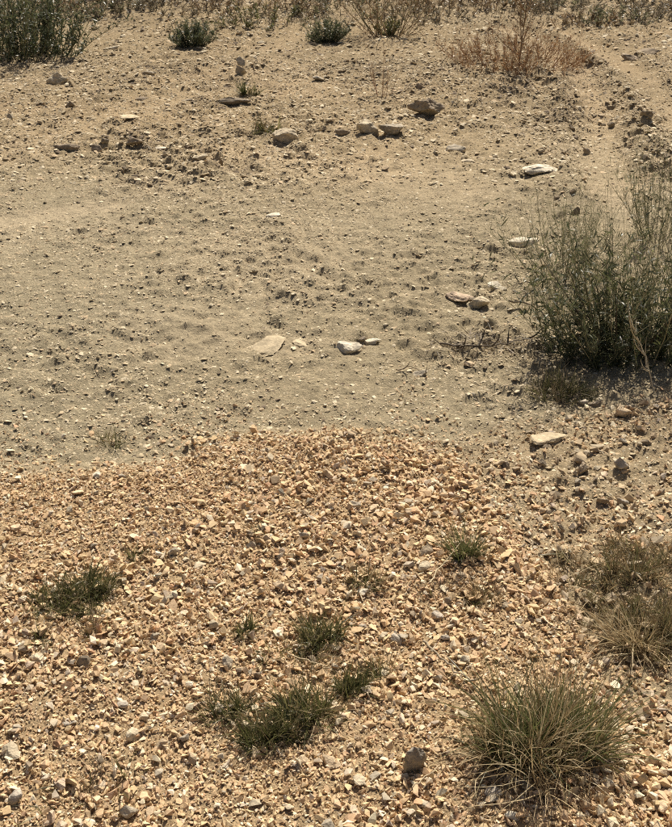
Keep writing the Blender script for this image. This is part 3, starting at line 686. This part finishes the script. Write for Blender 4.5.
shrub('shrub', at(636, 350), 190, 0.42, 0.66, 'big bushy green shrub with thin pale seed stems at the right border', 201, 0.036, 0.005, 30, 0.66, 8, 0.40, 0.0026, foot=0.78, short=0.22, fdep=0.5, cols=MG + DG + DG,
      top_cols=((0.38, 0.36, 0.21), (0.46, 0.41, 0.26), (0.25, 0.26, 0.13)), stem_cols=((0.22, 0.21, 0.11), (0.34, 0.30, 0.18), (0.13, 0.13, 0.06)), woody=16)
shrub('shrub', at(664, 236), 50, 0.35, 0.55, 'thin pale weed with dark stems behind the big shrub', 202, 0.03, 0.004, 8, 0.6, 7, 0.5, 0.003, cols=GG)
shrub('shrub', at(566, 275), 60, 0.36, 0.40, 'sparse pale weed left behind the big shrub', 203, 0.028, 0.0035, 7, 0.8, 6, 0.6, 0.0026, cols=GG)
shrub('shrub', at(18, 54), 170, 0.85, 0.85, 'dark green tall shrub at the upper left corner', 204, 0.05, 0.010, 34, 0.7, 5, 0.8, 0.007, cols=DG + GG[:1], foot=0.65, short=0.3)
shrub('shrub', at(191, 46), 80, 0.28, 0.25, 'small round grey green shrub on the far soil, left one', 205, 0.035, 0.007, 26, 1.1, 5, 0.9, 0.005, cols=DG + GG)
shrub('shrub', at(327, 41), 70, 0.26, 0.24, 'small round grey green shrub on the far soil, right one', 206, 0.035, 0.007, 22, 1.1, 5, 0.9, 0.005, cols=DG + GG)
shrub('shrub', at(389, 36), 44, 0.45, 0.75, 'thin leggy shrub with a few yellow flowers at the top', 207, 0.04, 0.006, 4, 0.9, 7, 0.7, 0.008, flower=True, podL=0.05, stem_cols=BR + ((0.15, 0.14, 0.08),), top_cols=BR + ((0.22, 0.21, 0.12),))
shrub('shrub', at(388, 35), 22, 0.12, 0.22, 'dark low foot growth under the leggy shrub', 208, 0.04, 0.010, 16, 0.8, 3, 0.95, 0.005, pods=False)
shrub('dead_bush', at(516, 62), 170, 1.15, 0.34, 'low wide dead brown bush around a dry sapling', 209, 0.03, 0.006, 6, 1.2, 6, 0.9, 0.005, cols=RB, stem_cols=RB, top_cols=RB, cat='bush', podL=0.05)
shrub('dry_weed', at(384, 96), 9, 0.14, 0.42, 'thin reddish dry stalks above the broad brown boulder', 210, 0.03, 0.004, 3, 0.3, 4, 0.6, 0.004, cols=BR, stem_cols=((0.30, 0.17, 0.10),), top_cols=BR, cat='weed', podL=0.03)
# the dry sapling: one thin trunk with bare side branches
def sapling(o, H, label, seed):
    r = np.random.default_rng(seed); root = thing('dry_sapling', o, label, 'sapling')
    V, F, P, d = strands(r, np.array([[0, 0, -0.01]]), np.array([0.4]), np.array([0.03]), np.array([0.05]), np.array([H]), np.array([0.011]), 10, True, wig=0.1)
    A = Acc(); A.add(V, F, np.array([[0.16, 0.11, 0.07]])); A.build('trunk', M_STEM, root, None)
    m = 44; t = r.uniform(0.12, 0.95, m); k0 = (t * 10).astype(int)
    V2, F2, P2, _ = strands(r, P[0, k0], r.uniform(0, 6.28, m), r.uniform(0.5, 1.1, m), -r.uniform(0, 0.5, m), r.uniform(0.15, 0.38, m), np.full(m, 0.008), 5, True, wig=0.2)
    A = Acc(); A.add(V2, F2, pick(r, m, BR))
    m2 = 130; ti = r.integers(0, m, m2)
    V3, F3, _, _ = strands(r, P2[ti, r.integers(1, 6, m2)], r.uniform(0, 6.28, m2), r.uniform(0.3, 1.2, m2), r.uniform(-0.4, 0.4, m2), r.uniform(0.04, 0.13, m2), np.full(m2, 0.005), 3, True, wig=0.2)
    A.add(V3, F3, pick(r, m2, BR)); A.build('branches', M_STEM, root)
sapling(at(519, 64), 1.15, 'slender dry brown sapling with bare branches on the far right', 211)

# low brush along the far edge
r0 = np.random.default_rng(77)
brush = [(-60, 10), (60, 12), (105, 9), (150, 12), (215, 10), (262, 23), (290, 13), (340, 9), (430, 17), (462, 8), (560, 10), (585, 24), (615, 22), (650, 18), (690, 12), (740, 20), (500, 6), (30, 3), (120, 2), (235, 2), (320, 0), (410, 4), (540, 1), (640, 4), (365, -4), (180, -2), (480, -6), (600, -8), (80, -8), (280, -10), (700, -4)]
DESC = ['dark green', 'grey brown', 'dull brown', 'grey green']
DC = [GREENS, [(0.18, 0.15, 0.10), (0.26, 0.22, 0.15), (0.12, 0.10, 0.065)], [(0.22, 0.15, 0.09), (0.17, 0.12, 0.07), (0.30, 0.23, 0.13)], [(0.16, 0.16, 0.09), (0.12, 0.13, 0.07), (0.21, 0.19, 0.11)]]
BRUSH_AT = ['past the left border', 'behind the tall left shrub', 'right of the tall left shrub', 'in the gap right of the tall left shrub', 'behind the left small round shrub',
            'between the two small round shrubs', 'just left of the right small round shrub', 'behind the right small round shrub', 'right of the leggy yellow flowered shrub', 'left of the dry sapling at the top',
            'right of the dry sapling at the top', 'at the head of the left wheel rut', 'at the head of the right wheel rut', 'above the broad far right rock', 'at the upper right corner', 'past the right border',
            'behind the dry sapling', 'farther back behind the tall left shrub', 'farther back right of the tall left shrub', 'farther back between the small round shrubs', 'farther back behind the right small round shrub',
            'farther back behind the leggy shrub', 'farther back right of the dry sapling', 'farther back beyond the wheel ruts', 'cut by the top border left of the leggy shrub', 'cut by the top border above the left round shrub',
            'cut by the top border left of the sapling', 'cut by the top border above the ruts', 'cut by the top border above the left branch', 'cut by the top border between the round shrubs', 'cut by the top border at far right']
for i, (px, py) in enumerate(brush):
    k = 0 if (px, py) == (262, 23) else [1, 2, 3, 1, 2][i % 5]
    place = BRUSH_AT[i]
    shrub('brush_bush', at(px, py), 26, r0.uniform(0.7, 1.4), r0.uniform(0.11, 0.24), f'low {DESC[k]} brush bush {place}', 300 + i, 0.05, 0.010, 16, 1.2, 7, 0.95, 0.008,
          cols=DC[k], stem_cols=DC[1], top_cols=DC[1] + DC[2], cat='bush', group='low brush along the far edge', pods=False)
# dry far grass and plant litter as masses
def grass_mass(name, n, x0, x1, y0, y1, L, w, dens, label, cols, seed, th=(0.1, 1.0)):
    r = np.random.default_rng(seed); X = r.uniform(x0, x1, n); Y = r.uniform(y0, y1, n)
    k = r.random(n) < np.clip(dens(X, Y), 0, 1); X, Y = X[k], Y[k]; n = len(X)
    b = np.stack([X, Y, height(X, Y) - 0.003], 1)
    V, F, _, _ = strands(r, b, r.uniform(0, 6.28, n), r.uniform(th[0], th[1], n), r.uniform(-0.1, 0.7, n), L * r.uniform(0.4, 1.2, n), w * r.uniform(0.7, 1.3, n), 3)
    A = Acc(); A.add(V, F, pick(r, n, cols, v=0.25))
    o = A.build(name, M_STRAW, None); o['label'] = label; o['category'] = 'grass'
grass_mass('far_dry_grass', 110000, -9, 9, 10.2, 18, 0.085, 0.009, lambda x, y: sstep(10.3, 11.6, y + 0.6 * vn2(x / 1.5, y / 1.5, 41)) * (0.55 + 0.8 * fbm(x, y, 0.8, 2, 81)),
           'dense dull dry grass covering the ground along the top edge', [(0.20, 0.16, 0.10), (0.14, 0.105, 0.07), (0.30, 0.25, 0.165), (0.09, 0.08, 0.05)], 90)
grass_mass('sparse_dead_stems', 60000, -4.5, 4.5, 2.4, 11, 0.045, 0.004, lambda x, y: (0.06 + 0.9 * np.maximum(fbm(x, y, 0.33, 4, 53), 0) * rough(x, y) + blob(x, y, 490, 345, 60, 12)) * (1 - gravel(x, y)) * view_x(x, y),
           'tiny dead stems and litter strewn over the bare soil', [(0.20, 0.15, 0.09), (0.50, 0.42, 0.28), (0.35, 0.28, 0.17), (0.12, 0.09, 0.06)], 91, (1.1, 1.55))

grass_mass('dead_litter', 1500, flat(430, 345)[0], flat(560, 345)[0], flat(500, 362)[1], flat(500, 328)[1], 0.09, 0.0035, lambda x, y: blob(x, y, 490, 344, 55, 8),
           'dark strip of dead stalk litter left of the big shrub', [(0.13, 0.10, 0.065), (0.20, 0.15, 0.10), (0.33, 0.27, 0.18)], 92, (1.15, 1.55))
# ------------------------------------------------------------------ fallen twigs and stalks
def stick(name, pts, w, col, label, lift=0.006, cat='twig', forks=0, seed=0, fl=0.05):
    """a thin round stick through pixels of the photograph laid on the ground; pts: (px, py, height above ground)"""
    r = np.random.default_rng(seed)
    W = np.array([at(p[0], p[1]) + np.array([0, 0, (p[2] if len(p) > 2 else lift)]) for p in pts])
    t = np.linspace(0, len(W) - 1, 4 * (len(W) - 1) + 1); k = np.minimum(t.astype(int), len(W) - 2); f = (t - k)[:, None]
    P = W[k] * (1 - f) + W[k + 1] * f
    P[1:-1] += r.normal(0, w * 0.5, (len(P) - 2, 3))
    o = P[0].copy(); P = P - o
    d = np.gradient(P, axis=0); d /= np.linalg.norm(d, axis=1)[:, None]
    s = np.cross(d, [0, 0, 1.0]); s /= np.linalg.norm(s, axis=1)[:, None]; u = np.cross(s, d)
    ww = (w / 2 * np.linspace(1, 0.5, len(P)))[:, None]
    V = np.stack([P + ww * (s * math.cos(q) + u * math.sin(q)) for q in (0, 1.257, 2.513, 3.77, 5.027)], 1)
    F = np.array([[i * 5 + j, i * 5 + (j + 1) % 5, i * 5 + 5 + (j + 1) % 5, i * 5 + 5 + j] for i in range(len(P) - 1) for j in range(5)])
    root = thing(name, o, label, cat)
    A = Acc(); A.add(V.reshape(-1, 3), F, np.array([col])); A.build('main_stem', M_STEM, root, None)
    if forks:
        ii = np.linspace(len(P) * 0.3, len(P) - 1, forks).astype(int); dz = d[ii]
        az = np.arctan2(dz[:, 1], dz[:, 0]) + np.where(np.arange(forks) % 2, 0.8, -0.8)
        V, F, _, _ = strands(r, P[ii], az, np.full(forks, 1.0) + r.normal(0, 0.15, forks), -np.full(forks, 0.9), fl * r.uniform(0.7, 1.2, forks), np.full(forks, w * 1.1), 5, True)
        A = Acc(); A.add(V, F, pick(r, forks, [col])); A.build('side_stems', M_STRAW, root)
    return root
stick('twig', [(423, 648), (436, 661), (452, 674), (470, 688)], 0.006, (0.30, 0.24, 0.16), 'dead grey twig lying left of the big grass tuft', 0.022, seed=1, forks=2)
stick('straw', [(429, 592), (446, 570), (460, 551)], 0.0035, (0.62, 0.52, 0.34), 'long pale straw leaning at the upright narrow tuft', 0.03, 'straw', seed=2)
stick('straw', [(288, 665), (306, 671), (326, 678)], 0.003, (0.58, 0.47, 0.3), 'pale straw lying across the centre tufts', 0.035, 'straw', seed=3)
stick('straw', [(412, 796), (424, 786), (438, 774)], 0.003, (0.58, 0.47, 0.3), 'pale straw right of the large upright stone', 0.025, 'straw', seed=4)
stick('twig', [(508, 305, 0.02), (530, 311, 0.03), (552, 316, 0.04)], 0.008, (0.16, 0.12, 0.08), 'dark stick poking out left from the big shrub', seed=5, forks=2, fl=0.04)
stick('dry_stalk', [(654, 392, 0.0), (645, 391, 0.08), (634, 390, 0.17), (622, 388, 0.24)], 0.005, (0.60, 0.52, 0.36), 'pale dry stalk with curved side pods leaning before the shrub', cat='stalk', forks=11, fl=0.09, seed=6)
stick('twig', [(440, 346), (470, 349), (500, 346), (528, 341)], 0.008, (0.13, 0.10, 0.07), 'dark twig in the litter strip left of the shrub', 0.012, seed=7, forks=5, fl=0.07)
stick('twig', [(396, 372), (410, 369), (424, 376)], 0.005, (0.25, 0.19, 0.12), 'thin forked twig beside the tilted grey stone', 0.01, seed=8, forks=2)
stick('twig', [(30, 9), (100, 8), (160, 6)], 0.03, (0.42, 0.35, 0.25), 'long pale branch lying in the far brush at upper left', 0.09, seed=9, forks=6, fl=0.35)
